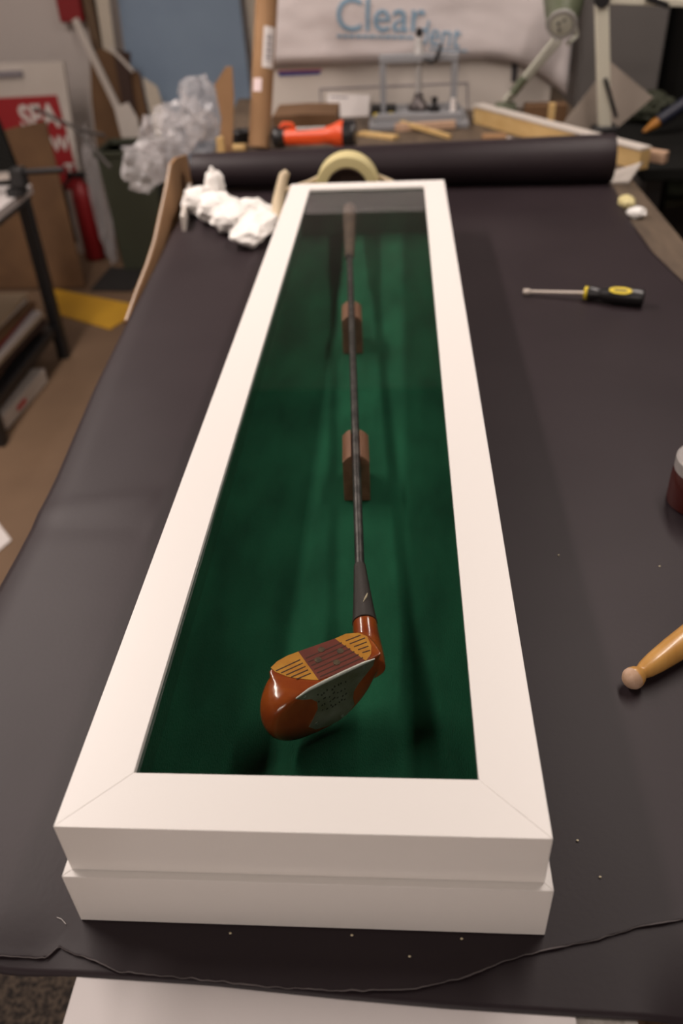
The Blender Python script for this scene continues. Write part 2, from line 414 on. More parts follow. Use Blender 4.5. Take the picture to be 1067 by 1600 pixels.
for sc, hf in layers:
    r = []
    for p in out:
        front = max(0, min(1, (p.y + .012) / .012)) if -.012 < p.x < .070 else 0
        front *= 1 - max(0, min(1, (p.x - .046) / .018)) * max(0, min(1, (.50 - hf) / .35))
        sc2 = sc
        q = cen + (p - cen) * sc2
        if front > 0 and sc > .3:                      # keep the face flat from sole edge to crown edge
            kk = front * min(1, (sc - .3) / .45)
            q = q.lerp(V((cen.x + (p.x - cen.x) * (.86 + .14 * sc), p.y, 0)), kk)
        # toe end of the face is higher than the heel end; crown falls to the back
        htop = (.0400 + .0050 * max(0, min(1, (q.x + .005) / .055)) - .010 * max(0, (q.x - .06) / .025)) - (.017 * max(0, -q.y / .053) ** 1.3)
        b0 = .0075 - .004 * max(0, (q.x - .05) / .035)
        edge = .0016 * front * (1 - min(1, abs(q.y) / .004)) if hf > .9 else 0
        r.append(H(q.x, b0 + (htop - b0) * max(hf, -.1) - edge, q.y))
    rings.append(r)
mb = MB(); mb.loft(rings, True, True, True)
# neck
s0, s1 = V((-.001, .012)), V((-.0222, .0510))
nk = []
for t, r in ((0, .0125), (.2, .0124), (.4, .0117), (.6, .0107), (.8, .0098), (1.0, .0093)):
    p = s0.lerp(s1, t); nk.append((H(p.x, p.y, -.0105 - .0045 * (1 - t) ** .7), r))
mb.tube([p for p, r in nk], [r for p, r in nk], n=28)
hd = mb.build('club_head', 'head_wood', GC, smooth=60)
rm = hd.modifiers.new('remesh', 'REMESH'); rm.mode = 'VOXEL'; rm.voxel_size = .0009; rm.use_smooth_shade = True
sm = hd.modifiers.new('smooth', 'SMOOTH'); sm.iterations = 7; sm.factor = .5
def plate(name, pts, m, th=.0004, base=.0, plane='face', parent=None, label=None):
    if plane == 'face': P = [H(a, b, base) for a, b in pts]; vec = tc_ * th
    else: P = [H(a, sole_b(a) - base, c) for a, c in pts]; vec = -tb * th
    o = MB().prism(P, vec).build(name, m, parent or GC)
    if label: o['label'] = label
    return o
def sole_b(a): return .0072 - .004 * max(0, (a - .05) / .035)
YL = [(.0641, .0395), (.0573, .0424), (.0486, .0432), (.0401, .0424), (.0412, .0105), (.0484, .016), (.0579, .025), (.0633, .0343)]
RD = [(.0401, .0424), (.0112, .0390), (.004, .0078), (.0183, .0083), (.0305, .0092), (.0412, .0105)]
YR = [(.0112, .0390), (.0016, .0388), (-.0067, .0346), (-.0100, .0276), (-.0072, .0179), (-.0031, .0115), (.004, .0078)]
fy1 = plate('face_inlay', YL, 'face_yellow', .0005, -.0001, label='yellow face inlay at the toe')
fr = plate('face_insert', RD, 'face_red', .00055, -.0001, label='dark red centre face insert')
fy2 = plate('face_inlay', YR, 'face_yellow', .0005, -.0001, label='yellow face inlay at the heel')
def scores(parent, a0a1, z):
    mb = MB()
    for (a0, b0, a1, b1) in a0a1:
        p, q = H(a0, b0, z), H(a1, b1, z); d = (q - p).normalized(); s = d.cross(tc_) * .0005
        mb.prism([p - s, q - s, q + s, p + s], tc_ * .00012)
    o = mb.build('score_lines', 'score', parent); return o
ln = []
for i in range(5):
    t = i / 4; ln.append((.0625 - .0085 * t, .0345 - .0148 * t, .0428, .0345 - .0155 * t))
scores(fy1, ln, .0004)
scores(fr, [(.039, .0335 - .0042 * i, .009 - .001 * i, .0325 - .0042 * i) for i in range(6)], .00045)
scores(fy2, [(.0058 - .001 * i, .0325 - .0042 * i, -.0078 + .0012 * abs(i - 1), .0315 - .0042 * i) for i in range(5)], .0004)
for a, b in ((.0252, .0346), (.0142, .0258), (.0322, .0271), (.0223, .0177)):
    MB().lathe(H(a, b, .0004), tc_, [(0, .0026), (.00035, .0026), (.0004, .0022)], 20).build('screw', 'brass_worn', GC)
SP = [(-.003, -.0015), (.0067, -.0008), (.0225, -.0005), (.038, -.0005), (.0509, -.0005), (.0622, -.0012), (.057, -.0062), (.0500, -.0105), (.0455, -.0165), (.0455, -.024), (.0495, -.0315), (.054, -.0375), (.049, -.044), (.040, -.0468), (.030, -.0475), (.022, -.0450), (.0155, -.0385), (.0165, -.031), (.0155, -.024), (.0105, -.0175), (.004, -.012), (-.0015, -.007)]
sp = plate('sole_plate', SP, 'sole_metal', .0008, -.0004, 'sole', label='worn silver sole plate')
# raised lip along the face edge of the plate
MB().tube([H(a, sole_b(a) - .0002, c) for a, c in ((-.003, -.0012), (.0067, .0), (.0225, .0003), (.038, .0003), (.0509, .0), (.0618, -.001))], [.0005, .0011, .0013, .0013, .0011, .0005], n=10).build('plate_lip', 'sole_lip', sp)
for a, c in ((.0475, -.0385), (.0555, -.0035), (.006, -.0045), (.026, -.044)):
    MB().lathe(H(a, sole_b(a) - .0004, c), -tb, [(0, .0014), (.0003, .0014), (.0003, .0006), (.0001, .0005)], 14).build('sole_screw', 'steel', sp)
mb = MB()
random.seed(3)
for k in range(34):                                       # worn, illegible engraving
    row = k % 4; a = .022 + .0027 * (k // 4) + random.uniform(-.0013, .0013); c = -.011 - .0058 * row - .012 * (a - .03) + random.uniform(-.0012, .0012)
    p = H(a, sole_b(a) - .0004, c); mb.prism([p, p + ta * random.uniform(.0006, .0017), p + ta * .0012 + tc_ * random.uniform(.001, .0022), p + tc_ * .0016], -tb * .00008)
for k in range(8):
    a = .056 + random.uniform(-.001, .001); c = -.013 - k * .0019
mb.build('engraving', 'engrave', sp)
# dark wood weights beside the plate
# whipping, shaft and grip
PW0, PW1 = V(H(-.0222, .0510, -.0105)), V((.0229, .2708, BZ + .0563))
mb = MB(); pts = []; rad = []
for i in range(15):
    t = i / 14; pts.append(PW0.lerp(PW1, t) - (PW1 - PW0) * .02 * (1 - t)); rad.append(.0098 - (.0098 - .0050) * (t ** .8) + (.00012 if i % 2 else 0))
wh = mb.tube(pts, rad, n=24).build('whipping', 'whipping', GC)
c0 = PW0.lerp(PW1, .30); MB().tube([c0 + V((.0005, -.006, .0086)), c0 + V((.0025, .0, .0082)), c0 + V((.0035, .005, .0074))], [.0003, .0009, .0004], n=6).build('worn_spot', 'chip', wh)
GS = V((-.0205, 1.02, BZ + .0568)); GE = V((-.0322, 1.262, BZ + .0572))
mb = MB(); mb.tube([PW1, PW1.lerp(GS, .25), PW1.lerp(GS, .5), PW1.lerp(GS, .75), GS], [.0041, .0042, .0043, .0045, .0048], n=20).build('shaft', 'steel_old', GC)
mb = MB(); mb.tube([GS - V((0, .01, 0)), GS, GS.lerp(GE, .1), GS.lerp(GE, .5), GS.lerp(GE, .95), GE], [.0052, .0075, .0082, .0100, .0122, .0116], n=20).build('grip', 'grip_leather', GC)
MB().ring(GS - V((0, .014, 0)), (GE - GS), .0048, .0058, .008).build('grip_ferrule', 'black_plastic', GC)

def cradle(x, y0, label):
    hw = .0135; b = FZ
    prof = [(-hw, 0), (hw, 0), (hw, .0465)]
    for k in range(9):
        a = PI * (.12 + .76 * k / 8) ; px = hw * math.cos(a) / math.cos(PI * .12); pz = .0465 + .0085 * (math.sin(a) - math.sin(PI * .12)) / (1 - math.sin(PI * .12))
        if abs(px) > .0046: prof.append((px, pz))
        elif k == 4: prof += [(.0046, .0548), (.0044, .0490), (-.0044, .0490), (-.0046, .0548)]
    prof.append((-hw, .0465))
    P = [(x + px, y0, b + pz) for px, pz in prof]
    o = MB().prism(P, (-.0028, .052, 0)).build('wooden_cradle', 'cradle_wood', bevel=.0008)
    tag(o, label, 'shaft rest', 'wooden rests under the club shaft')
cradle(.0131, .4335, 'brown wooden shaft rest nearer the club head in the green case')
cradle(-.0062, .7773, 'brown wooden shaft rest nearer the club grip in the green case')

# ------------------------------------------------------------------ tools on the paper
T = thing('nut_driver', 'black and yellow handled nut driver lying on the black paper', 'screwdriver', (.33, .96, BZ))
p0, p1, p2 = V((.2522, .9836, BZ + .0072)), V((.3364, .9612, BZ + .0125)), V((.4175, .9325, BZ + .0145))
d = (p2 - p1).normalized(); L_ = (p2 - p1).length
MB().tube([p0, p1 + d * .003], .0026, 16).build('shaft', 'tool_steel', T)
MB().lathe(p0, (p1 - p0), [(-.004, .0042), (-.0035, .0048), (.005, .0048), (.007, .0028)], 6).build('socket_tip', 'tool_steel', T)
MB().lathe(p1, d, [(-.001, .006), (0, .0098), (.004, .0098), (.005, .008)], 24).build('collar', 'yellow_plastic', T)['label'] = 'yellow collar'
prof = [(.004, .0085), (.006, .0105), (.012, .0105), (.018, .0088), (.024, .0088), (.032, .0108), (.045, .0125), (.065, .0130), (L_ - .006, .0126), (L_ - .001, .0112), (L_, .008)]
hb = MB().lathe(p1, d, prof, 12).build('handle', 'black_plastic', T, bevel=.0006)
side = V((0, 0, 1)).cross(d).normalized(); nrm = (V((-.05, -.55, .83))); nrm = (nrm - d * nrm.dot(d)).normalized(); sd = nrm.cross(d)
oc = p1 + d * .052 + nrm * .0121
mb = MB(); mb.prism([oc + d * .0165 * math.cos(a) + sd * .0062 * math.sin(a) for a in [2 * PI * k / 32 for k in range(32)]], nrm * .0012)
em = mb.build('badge', 'yellow_plastic', hb); em['label'] = 'yellow oval badge'
mb = MB()
for k in range(6): mb.box(oc + nrm * .0013 + d * (-.0075 + .003 * k), (.0021, .0042, .0006), Matrix((d, sd, nrm)).transposed())
mb.build('badge_mark', 'ink_dark', em)

o = V((.2373, .1929, BZ + .0098)); q = V((.2844, .2291, BZ + .0125)); d = (q - o).normalized()
T = thing('hand_tool', 'pale wooden tool handle with a round end at the right edge of the paper', 'tool', (.28, .22, BZ))
MB().lathe(o, d, [(-.0085, .001), (-.008, .0036), (-.0062, .0062), (-.003, .0083), (.001, .0087), (.005, .0074), (.0078, .0056), (.0095, .0058), (.014, .0072), (.025, .0088), (.045, .0104), (.070, .0116), (.095, .0112), (.125, .0088), (.14, .008)], 32).build('handle', 'handle_wood', T, smooth=60)
MB().lathe(o, d, [(-.0089, .0009), (-.0086, .0034), (-.0066, .0063), (-.0034, .00845), (-.001, .0088), (.0002, .0087)], 20).build('worn_tip', 'raw_wood', T)
MB().lathe(o, d, [(.139, .0084), (.165, .0078), (.166, .003), (.24, .0025), (.25, .0005)], 20).build('ferrule_and_blade', 'steel', T)

T = thing('jar', 'dark red jar with a grey lid at the right edge of the paper', 'jar', (.3605, .437, BZ))
MB().lathe((.3605, .437, BZ + .001), (0, 0, 1), [(0, .030), (.002, .0345), (.033, .0345), (.038, .031), (.042, .030)], 40).build('body', 'jar_red', T)
MB().lathe((.3605, .437, BZ + .039), (0, 0, 1), [(0, .0325), (.001, .0335), (.013, .0335), (.015, .0315), (.0152, 0)], 48).build('lid', 'jar_lid', T)

# crumbs
for k, (x, y) in enumerate(((.2939, .3361), (.1723, .0581), (.182, .0332), (.0614, -.0199), (.0268, -.0086), (-.0474, -.0099), (.2052, .352), (.0926, -.0085))):
    o = MB().blob((x, y, sheet_z(x, y, .0006) + .0008), (.0008, .0006, .0005), 2, .4, 2, k).build('wood_crumb', 'crumb')
    tag(o, 'tiny pale crumb of wood lying on the black paper', 'crumb', 'crumbs on the black paper')
mb = MB(); mb.tube([(-.158, -.0035, BZ + .001), (-.155, -.0044, BZ + .0012), (-.151, -.0075, BZ + .001)], .00018, 6)
tag(mb.build('thread', 'label_white'), 'short white thread on the paper left of the case front', 'thread')

# tissue: folded, crumpled strip of white tissue
import mathutils
mb = MB().use('tissue')
for c, r, sd in (((-.345, 1.445, BZ + .028), (.038, .036, .026), 1), ((-.318, 1.475, BZ + .046), (.021, .019, .036), 2), ((-.300, 1.40, BZ + .028), (.044, .048, .026), 3), ((-.262, 1.335, BZ + .026), (.042, .050, .024), 4),
                 ((-.212, 1.31, BZ + .022), (.038, .052, .020), 5), ((-.218, 1.255, BZ + .020), (.033, .046, .018), 6), ((-.240, 1.42, BZ + .020), (.034, .030, .018), 7), ((-.195, 1.37, BZ + .018), (.03, .04, .016), 8)):
    mb.crumpled(c, r, 3, .20, sd)
o = mb.build('tissue', 'tissue', smooth=0)
sb = o.modifiers.new('soften', 'SUBSURF'); sb.levels = 1; sb.render_levels = 1
tag(o, 'crumpled white tissue on the black paper left of the case', 'tissue')

# tape gun behind the case
T = thing('tape_dispenser', 'cream tape dispenser holding a roll, behind the far end of the case', 'tape dispenser', (-.043, 1.40, BZ))
cx, cy, cz = -.0415, 1.37, BZ + .0615
MB().ring((cx, cy, cz), (0, 1, 0), .0395, .0600, .05, 56).build('tape_roll', 'cream_tape', T, bevel=.002)
MB().ring((cx, cy - .002, cz), (0, 1, 0), .0375, .0392, .054, 48).lathe((cx, cy + .044, cz), (0, 1, 0), [(0, .0376), (.006, .0376)], 40).build('core', 'core_dark', T)
mb = MB()
mb.tube([(cx - .120, cy + .03, BZ + .053), (cx - .075, cy + .035, BZ + .064), (cx - .045, cy + .052, BZ + .074), (cx, cy + .056, BZ + .080), (cx + .05, cy + .05, BZ + .072), (cx + .085, cy + .03, BZ + .062), (cx + .10, cy + .02, BZ + .05)], [(.006, .012)] * 7, 12)
mb.build('frame_plate', 'cream_plastic', T)
mb = MB(); mb.tube([(cx - .134, cy - .045, BZ + .012), (cx - .132, cy - .02, BZ + .045), (cx - .126, cy + .0, BZ + .070), (cx - .119, cy + .005, BZ + .090), (cx - .112, cy + .006, BZ + .096)], [.010, .0115, .010, .0095, .006], 14).build('handle', 'cream_plastic', T)
MB().box((cx + .118, cy + .02, BZ + .03), (.03, .05, .052)).build('foot', 'cream_plastic', T, bevel=.004)

# scraps on the bare bench edge
mb = MB(); mb.blob((.503, 1.437, BZ + .006), (.014, .022, .010), 3, .5, 1.6, 3); tag(mb.build('tape_scrap', 'cream_tape'), 'crumpled scrap of masking tape on the bare right edge of the bench', 'tape scrap')
mb = MB(); mb.blob((.508, 1.372, BZ + .004), (.016, .016, .0085), 3, .5, 1.5, 8); tag(mb.build('paper_scrap', 'tissue'), 'small white paper scrap beside the crumpled masking tape', 'paper scrap')

# narrow white offcut by the left end of the roll
tag(MB().prism([(-.3633, 1.340, BZ + .001), (-.397, 1.575, BZ + .001), (-.390, 1.575, BZ + .001), (-.3565, 1.340, BZ + .001)], (0, 0, .028)).build('mat_offcut', 'white_card'), 'thin white board offcut on edge in front of the left end of the black roll', 'offcut')

# cardboard along the bench's left side
def on_side(y, off=0): return -.372 - .0676 * (y - .95) - off
cp = [(.965, .880), (1.07, .890), (1.175, .897), (1.263, .908), (1.367, .934), (1.461, .958), (1.531, .980), (1.60, .976), (1.74, .950), (1.76, .60), (1.50, .02), (1.20, .02), (1.0, .60)]
T = tag(MB().prism([(on_side(y) - .003, y, z) for y, z in cp], (-.006, 0, 0)).build('cardboard_sheet', 'cardboard'), 'tall brown cardboard sheet standing against the left side of the bench', 'cardboard')
mb = MB(); ed = [(on_side(y) - .006, y, z + .0005) for y, z in cp[:7]]
mb.tube(ed, [(.0016, .0008)] * 7, 8).build('cut_edge', 'white_card', T)['label'] = 'pale cut edge of the cardboard sheet'

# plastic film behind the cardboard
T = thing('plastic_film', 'bundle of crumpled clear plastic wrap heaped behind the left end of the roll', 'plastic wrap', (-.52, 1.9, .6))
def crumple(c, r, sd, amp=.45):
    mb = MB(); mb.blob(c, r, 5, amp, 1.7, sd); return mb
mb = MB().use('film')
for c, r, sd in (((-.592, 1.93, .880), (.055, .05, .055), 1), ((-.525, 1.95, .945), (.070, .05, .060), 2), ((-.440, 1.99, 1.000), (.052, .04, .070), 3), ((-.440, 2.0, .93), (.05, .04, .06), 4), ((-.555, 1.97, .885), (.055, .04, .05), 9), ((-.48, 1.96, .975), (.055, .04, .055), 6)):
    mb.crumpled(c, r, 3, .24, sd)
mb.build('crumpled_wrap', 'film', T, smooth=0)
def tail(u, v):
    y = 1.86 - .86 * v; top = .90 - .12 * v; z = top - u * (.30 - .1 * v)
    x = on_side(y) - .035 - .02 * u + .014 * noise.noise(V((u * 3, v * 9, 2))) + .008 * noise.noise(V((u * 9, v * 22, 4)))
    return V((x - .01 * math.sin(v * 9), y, z + .012 * noise.noise(V((v * 8, 1, 1)))))
MB().grid(tail, 24, 60).build('hanging_tail', 'film', T)

# ------------------------------------------------------------------ far end of the bench
T = thing('cardboard_tube', 'tall brown cardboard tube leaning behind the roll, with a barcode label', 'tube', (-.30, 1.97, BZ))
ta0, ta1 = V((-.300, 1.985, BZ + .001)), V((-.252, 2.13, BZ + .42))
dt = (ta1 - ta0).normalized(); r = .0275
MB().lathe(ta0, dt, [(.004, .024), (.004, r), (.44, r), (.44, .024), (.42, .024)], 32).build('tube_body', 'cardboard', T)
rt = V((1, 0, 0)); rt = (rt - dt * rt.dot(dt)).normalized(); fw = rt.cross(dt)
if fw.y > 0: fw = -fw
def wrap_label(d0, d1, a0, a1, m, name):
    mb = MB(); rows = []
    for k in range(9):
        a = a0 + (a1 - a0) * k / 8; dr = rt * math.sin(a) + fw * math.cos(a)
        rows.append([ta0 + dt * d + dr * rr for d, rr in ((d0, r + .0002), (d1, r + .0002), (d1, r + .0008), (d0, r + .0008))])
    return mb.loft(rows).build(name, m, T)
lb = wrap_label(.185, .275, .05, 1.15, 'label_white', 'barcode_label'); lb['label'] = 'white barcode label'
mb = MB()
for k in range(9):
    a0 = .35 + .07 * k; rows = []
    d = .200 + .0068 * k
    for a in (.32, .6, .9):
        dr = rt * math.sin(a) + fw * math.cos(a)
        rows.append([ta0 + dt * (d + q) + dr * (r + e) for q, e in ((0, .0007), (.0028 + .002 * (k % 2), .0007), (.0028 + .002 * (k % 2), .0011), (0, .0011))])
    mb.loft(rows)
mb.build('barcode', 'ink_grey', lb)
wrap_label(.130, .160, -.75, .10, 'label_pink', 'sticker')['label'] = 'small torn pinkish sticker'

# torch
T = thing('flashlight', 'orange flashlight with black lens ring lying behind the black roll', 'flashlight', (-.16, 1.98, BZ))
fx0, fx1 = V((-.252, 1.985, BZ + .028)), V((-.047, 1.965, BZ + .034)); d = (fx1 - fx0).normalized()
MB().lathe(fx0, d, [(.020, .018), (.03, .020), (.125, .0195), (.142, .023), (.160, .0315), (.166, .0335), (.174, .0335)], 28).build('body', 'orange_plastic', T)
MB().lathe(fx0, d, [(.172, .031), (.174, .0345), (.196, .0345), (.203, .031), (.204, .0)], 32).build('lens_ring', 'black_plastic', T)['label'] = 'black lens ring'
MB().lathe(fx0, d, [(-.012, .012), (-.009, .021), (-.002, .0255), (.014, .0255), (.022, .02)], 24).build('end_cap', 'black_plastic', T)['label'] = 'black end cap'
MB().tube([fx0 + V((.012, -.004, .022)), fx0 + V((.02, -.004, .031)), fx0 + V((.04, -.004, .030)), fx0 + V((.048, -.004, .016))], [.006, .0065, .0065, .006], 10).build('hanging_loop', 'orange_plastic', T)
MB().box(fx0 + d * .09 + V((0, -.004, .0185)), (.075, .014, .006)).build('switch_panel', 'grey_light', T, bevel=.002)['label'] = 'pale grey switch strip'

# offcuts and sticks around it
def stick(name, a, b, w, h, m, label, cat='wood strip', group=None):
    a, b = V(a), V(b); d = (b - a).normalized(); s = d.cross(V((0, 0, 1))).normalized() * w / 2; u = s.cross(d).normalized() * h
    if u.z < 0: u = -u
    return tag(MB().loft([[a - s, a + s, a + s + u, a - s + u], [b - s, b + s, b + s + u, b - s + u]]).build(name, m, bevel=.001), label, cat, group)
stick('wood_strip', (-.045, 2.14, BT), (.050, 2.075, BT), .03, .008, 'pale_wood', 'short flat pale wood strip beside the flashlight lens')
stick('wood_strip', (.064, 2.190, BT + .012), (.190, 2.055, BT + .001), .010, .010, 'pale_wood', 'thin pale stick slanting down in front of the press')
stick('wood_strip', (-.235, 1.93, BT), (-.13, 1.955, BT), .03, .010, 'pale_wood', 'pale wood offcut lying under the orange flashlight')
stick('wood_block', (.048, 2.17, BT), (.210, 2.165, BT + .004), .02, .018, 'raw_wood', 'reddish brown wooden batten in front of the press base')
tag(MB().prism([(-.283, 2.16, BT), (-.110, 2.16, BT), (-.110, 2.16, .943), (-.20, 2.16, .946), (-.283, 2.16, .944)], (0, .16, 0)).build('cardboard_tray', 'brown_card'), 'low brown cardboard tray behind the orange flashlight', 'tray')
tag(MB().box((.30, 2.02, BT + .008), (.06, .035, .016)).build('cardboard_offcut', 'cardboard', bevel=.002), 'small reddish cardboard block behind the roll under the moulding', 'offcut')
MBr = MB(); MBr.ring((-.362, 2.10, BT), (0, 0, 1), .012, .030, .03)
tag(MBr.build('black_tape_roll', 'black_plastic', bevel=.003), 'small black roll standing left of the cardboard tube', 'tape roll')
stick('wood_block', (-.40, 1.985, BT), (-.335, 1.985, BT), .05, .016, 'pale_wood', 'pale wood block left of the cardboard tube foot')

# tall cardboard scraps at the end of the roll
tag(MB().prism([(-.398, 1.93, BT), (-.362, 1.93, BT), (-.344, 1.95, 1.033), (-.3415, 1.955, 1.0953), (-.357, 1.955, 1.0959), (-.388, 1.95, 1.0596), (-.380, 1.94, .985)], (0, .005, 0)).build('cardboard_scrap', 'cardboard'), 'tall torn brown cardboard scrap standing left of the tube', 'cardboard')
tag(MB().prism([(-.392, 1.90, BT), (-.372, 1.90, BT), (-.374, 1.90, .952), (-.391, 1.90, .948)], (0, .012, 0)).build('wood_stub', 'pale_wood'), 'narrow pale wood stub in front of the torn cardboard scrap', 'wood stub')

# carton and sack at the end of the bench
T = thing('white_carton', 'large white carton standing at the far end of the bench, printed with a grey outline', 'box', (.04, 2.55, BT))
MB().box((.065, 2.555, (BT + 1.030) / 2), (.86, .30, 1.030 - BT)).build('box_body', 'white_card', T, bevel=.003)
yb = 2.4035
mb = MB()
for a, b in (((-.1705, .966), (.2545, .968)), ((.2545, .968), (.2600, .897)), ((-.1705, .966), (-.1705, .897))):
    a, b = V((a[0], yb, a[1])), V((b[0], yb, b[1])); d = (b - a).normalized(); s = d.cross(V((0, 1, 0))) * .0022
    mb.prism([a - s, b - s, b + s, a + s], (0, .0012, 0))
mb.build('printed_outline', 'ink_grey', T)['label'] = 'grey printed outline'
mb = MB().use('ink_blue'); mb.prism([(-.2875, yb, 1.0035), (-.170, yb, 1.0045), (-.164, yb, 1.0145), (-.2895, yb, 1.0155)], (0, .0012, 0))
mb.use('ink_red'); mb.prism([(-.2895, yb, 1.0155), (-.164, yb, 1.0145), (-.162, yb, 1.0180), (-.290, yb, 1.0180)], (0, .0012, 0))
mb.build('printed_band', None, T)['label'] = 'blue and red printed band'
mb = MB(); mb.prism([(.376, yb, 1.028), (.396, yb, 1.028), (.395, yb, .966), (.380, yb, .966)], (0, .0012, 0)); mb.build('dark_strip', 'ink_dark', T)
T = thing('delivery_note', 'white paper note with small dark print propped against the carton', 'paper', (-.09, 2.385, BT))
MB().prism([(-.155, 2.375, BT), (-.030, 2.375, BT), (-.026, 2.392, .948), (-.148, 2.392, .956)], (0, .001, 0)).build('note_sheet', 'label_white', T)
mb = MB(); mb.prism([(-.140, 2.3895, .949), (-.090, 2.3895, .946), (-.090, 2.389, .941), (-.140, 2.389, .944)], (0, .0008, 0))
for k in range(5): mb.prism([(-.137, 2.387 - .0016 * k, .936 - .007 * k), (-.103, 2.387 - .0016 * k, .934 - .007 * k), (-.103, 2.3865 - .0016 * k, .931 - .007 * k), (-.137, 2.3865 - .0016 * k, .933 - .007 * k)], (0, .0008, 0))
mb.build('note_print', 'ink_grey', T)

T = thing('plastic_sack', 'bulky white plastic sack with blue lettering lying on the white carton', 'sack', (.1, 2.5, 1.03))
def sack(u, v):
    x = -.315 + .85 * u; zb = 1.034 - .005 * u - .10 * max(0, (u - .72) / .28) ** 2; z = zb + v * (1.36 - zb)
    pil = (math.sin(PI * min(1, max(0, v))) ** .35) * (math.sin(PI * u) ** .25 if 0 < u < 1 else 0)
    y = 2.388 - .020 * pil - .012 * (1 if v > .06 else v / .06) - .010 * noise.noise(V((u * 4, v * 3, 1))) - .002 * noise.noise(V((u * 14, v * 10, 2)))
    return V((x, y, z))
def sack_b(u, v): p = sack(u, v); p.y = 2.62 - (p.y - 2.36) * .4 if p.z > 1.036 else p.y + .004; return p
mb = MB(); nu, nv = 60, 36
rows = []
for j in range(nv + 1):
    v = j / nv
    rows.append([sack(i / nu, v) for i in range(nu + 1)] + [sack_b(i / nu, v) for i in range(nu, -1, -1)])
mb.loft(rows).build('sack_body', 'sack', T, smooth=80)
def on_sack(o):
    for v in o.data.vertices:
        w = v.co; u = (w.x + .315) / .85; zb = 1.034 - .005 * u - .10 * max(0, (u - .72) / .28) ** 2
        vv = (w.z - zb) / (1.36 - zb); off = (w.y + 0) if abs(w.y) < .01 else 0
        v.co.y = sack(u, vv).y - .0030 + off
o = lettering('blue_lettering', 'Clear', .115, (-.118, 0, 1.118), (1, 0, -.05), (0, 0, 1), 'sack_blue', T, sx=.96); on_sack(o)
o = lettering('blue_lettering', 'dent', .085, (.105, 0, 1.079), (1, 0, -.14), (0, 0, 1), 'sack_blue', T, sx=.78); on_sack(o)
mb = MB(); random.seed(5); x = -.112
while x < .09:
    w = random.uniform(.006, .016); mb.prism([(x, 0, 1.1 - .05 * (x + .11)), (x + w, 0, 1.1 - .05 * (x + .11)), (x + w, 0, 1.108 - .05 * (x + .11)), (x, 0, 1.107 - .05 * (x + .11))], (0, .0006, 0)); x += w + .004
o = mb.build('small_print', 'sack_blue', T); on_sack(o); mb = MB(); x = .145
while x < .24:
    w = random.uniform(.008, .016); mb.prism([(x, 0, 1.062 - .1 * (x - .145)), (x + w, 0, 1.060 - .1 * (x - .145)), (x + w, 0, 1.065 - .1 * (x - .145)), (x, 0, 1.067 - .1 * (x - .145))], (0, .0006, 0)); x += w + .004
o = mb.build('small_print', 'sack_blue', T); on_sack(o)

# press fixture
T = thing('bench_press', 'grey steel hand press with a square frame standing on the bench', 'press', (.112, 2.26, BT))
MB().box((.112, 2.275, BT + .008), (.27, .20, .016)).box((.112, 2.265, BT + .026), (.235, .15, .02)).build('base_plate', 'grey_enamel', T, bevel=.002)
for x in (.0155, .2075): MB().box((x, 2.25, BT + .036 + .066), (.017, .03, .132)).box((x, 2.25, BT + .042), (.03, .045, .014)).build('upright', 'grey_enamel', T, bevel=.002)
MB().box((.1115, 2.25, 1.0585), (.211, .034, .018)).build('crossbar', 'grey_enamel', T, bevel=.002)
MB().lathe((.112, 2.25, .962), (0, 0, 1), [(0, .0085), (.115, .0085)], 20).build('spindle', 'grey_light', T)
MB().lathe((.112, 2.25, 1.048), (0, 0, 1), [(0, .016), (.022, .016), (.028, .013), (.05, .011), (.06, .008)], 24).build('spindle_housing', 'grey_light', T)
MB().lathe((.112, 2.25, 1.105), (0, 0, 1), [(0, .006), (.004, .009), (.014, .0095), (.022, .007), (.024, .001)], 20).build('top_knob', 'black_plastic', T)
MB().tube([(.122, 2.235, 1.056), (.142, 2.228, 1.052), (.157, 2.226, 1.058), (.166, 2.224, 1.080), (.169, 2.223, 1.092)], [.004, .0075, .007, .0045, .0035], 12).build('lever', 'black_plastic', T)
MB().lathe((.112, 2.25, .924), (0, 0, 1), [(0, .020), (.004, .029), (.016, .029), (.022, .022), (.034, .014), (.05, .010)], 28).build('press_head', 'steel_old', T)
MB().lathe((.155, 2.225, .929), (0, 0, 1), [(0, .016), (.013, .016), (.018, .006), (.024, .006), (.028, .009), (.036, .009), (.038, .003)], 20).build('clamp_knob', 'black_plastic', T)
MB().box((-.005, 2.235, .938), (.028, .03, .026)).box((.036, 2.24, .938), (.03, .03, .022)).build('stop_block', 'black_metal', T, bevel=.003)
MB().box((-.005, 2.218, .928), (.012, .006, .008)).build('yellow_marker', 'yellow_plastic', T)
MB().box((.036, 2.222, .928), (.012, .006, .008)).build('yellow_marker', 'yellow_plastic', T)
MB().lathe((.205, 2.215, .918), (0, 0, 1), [(0, .009), (.01, .010), (.03, .007), (.045, .006)], 16).build('clamp_screw', 'label_white', T)

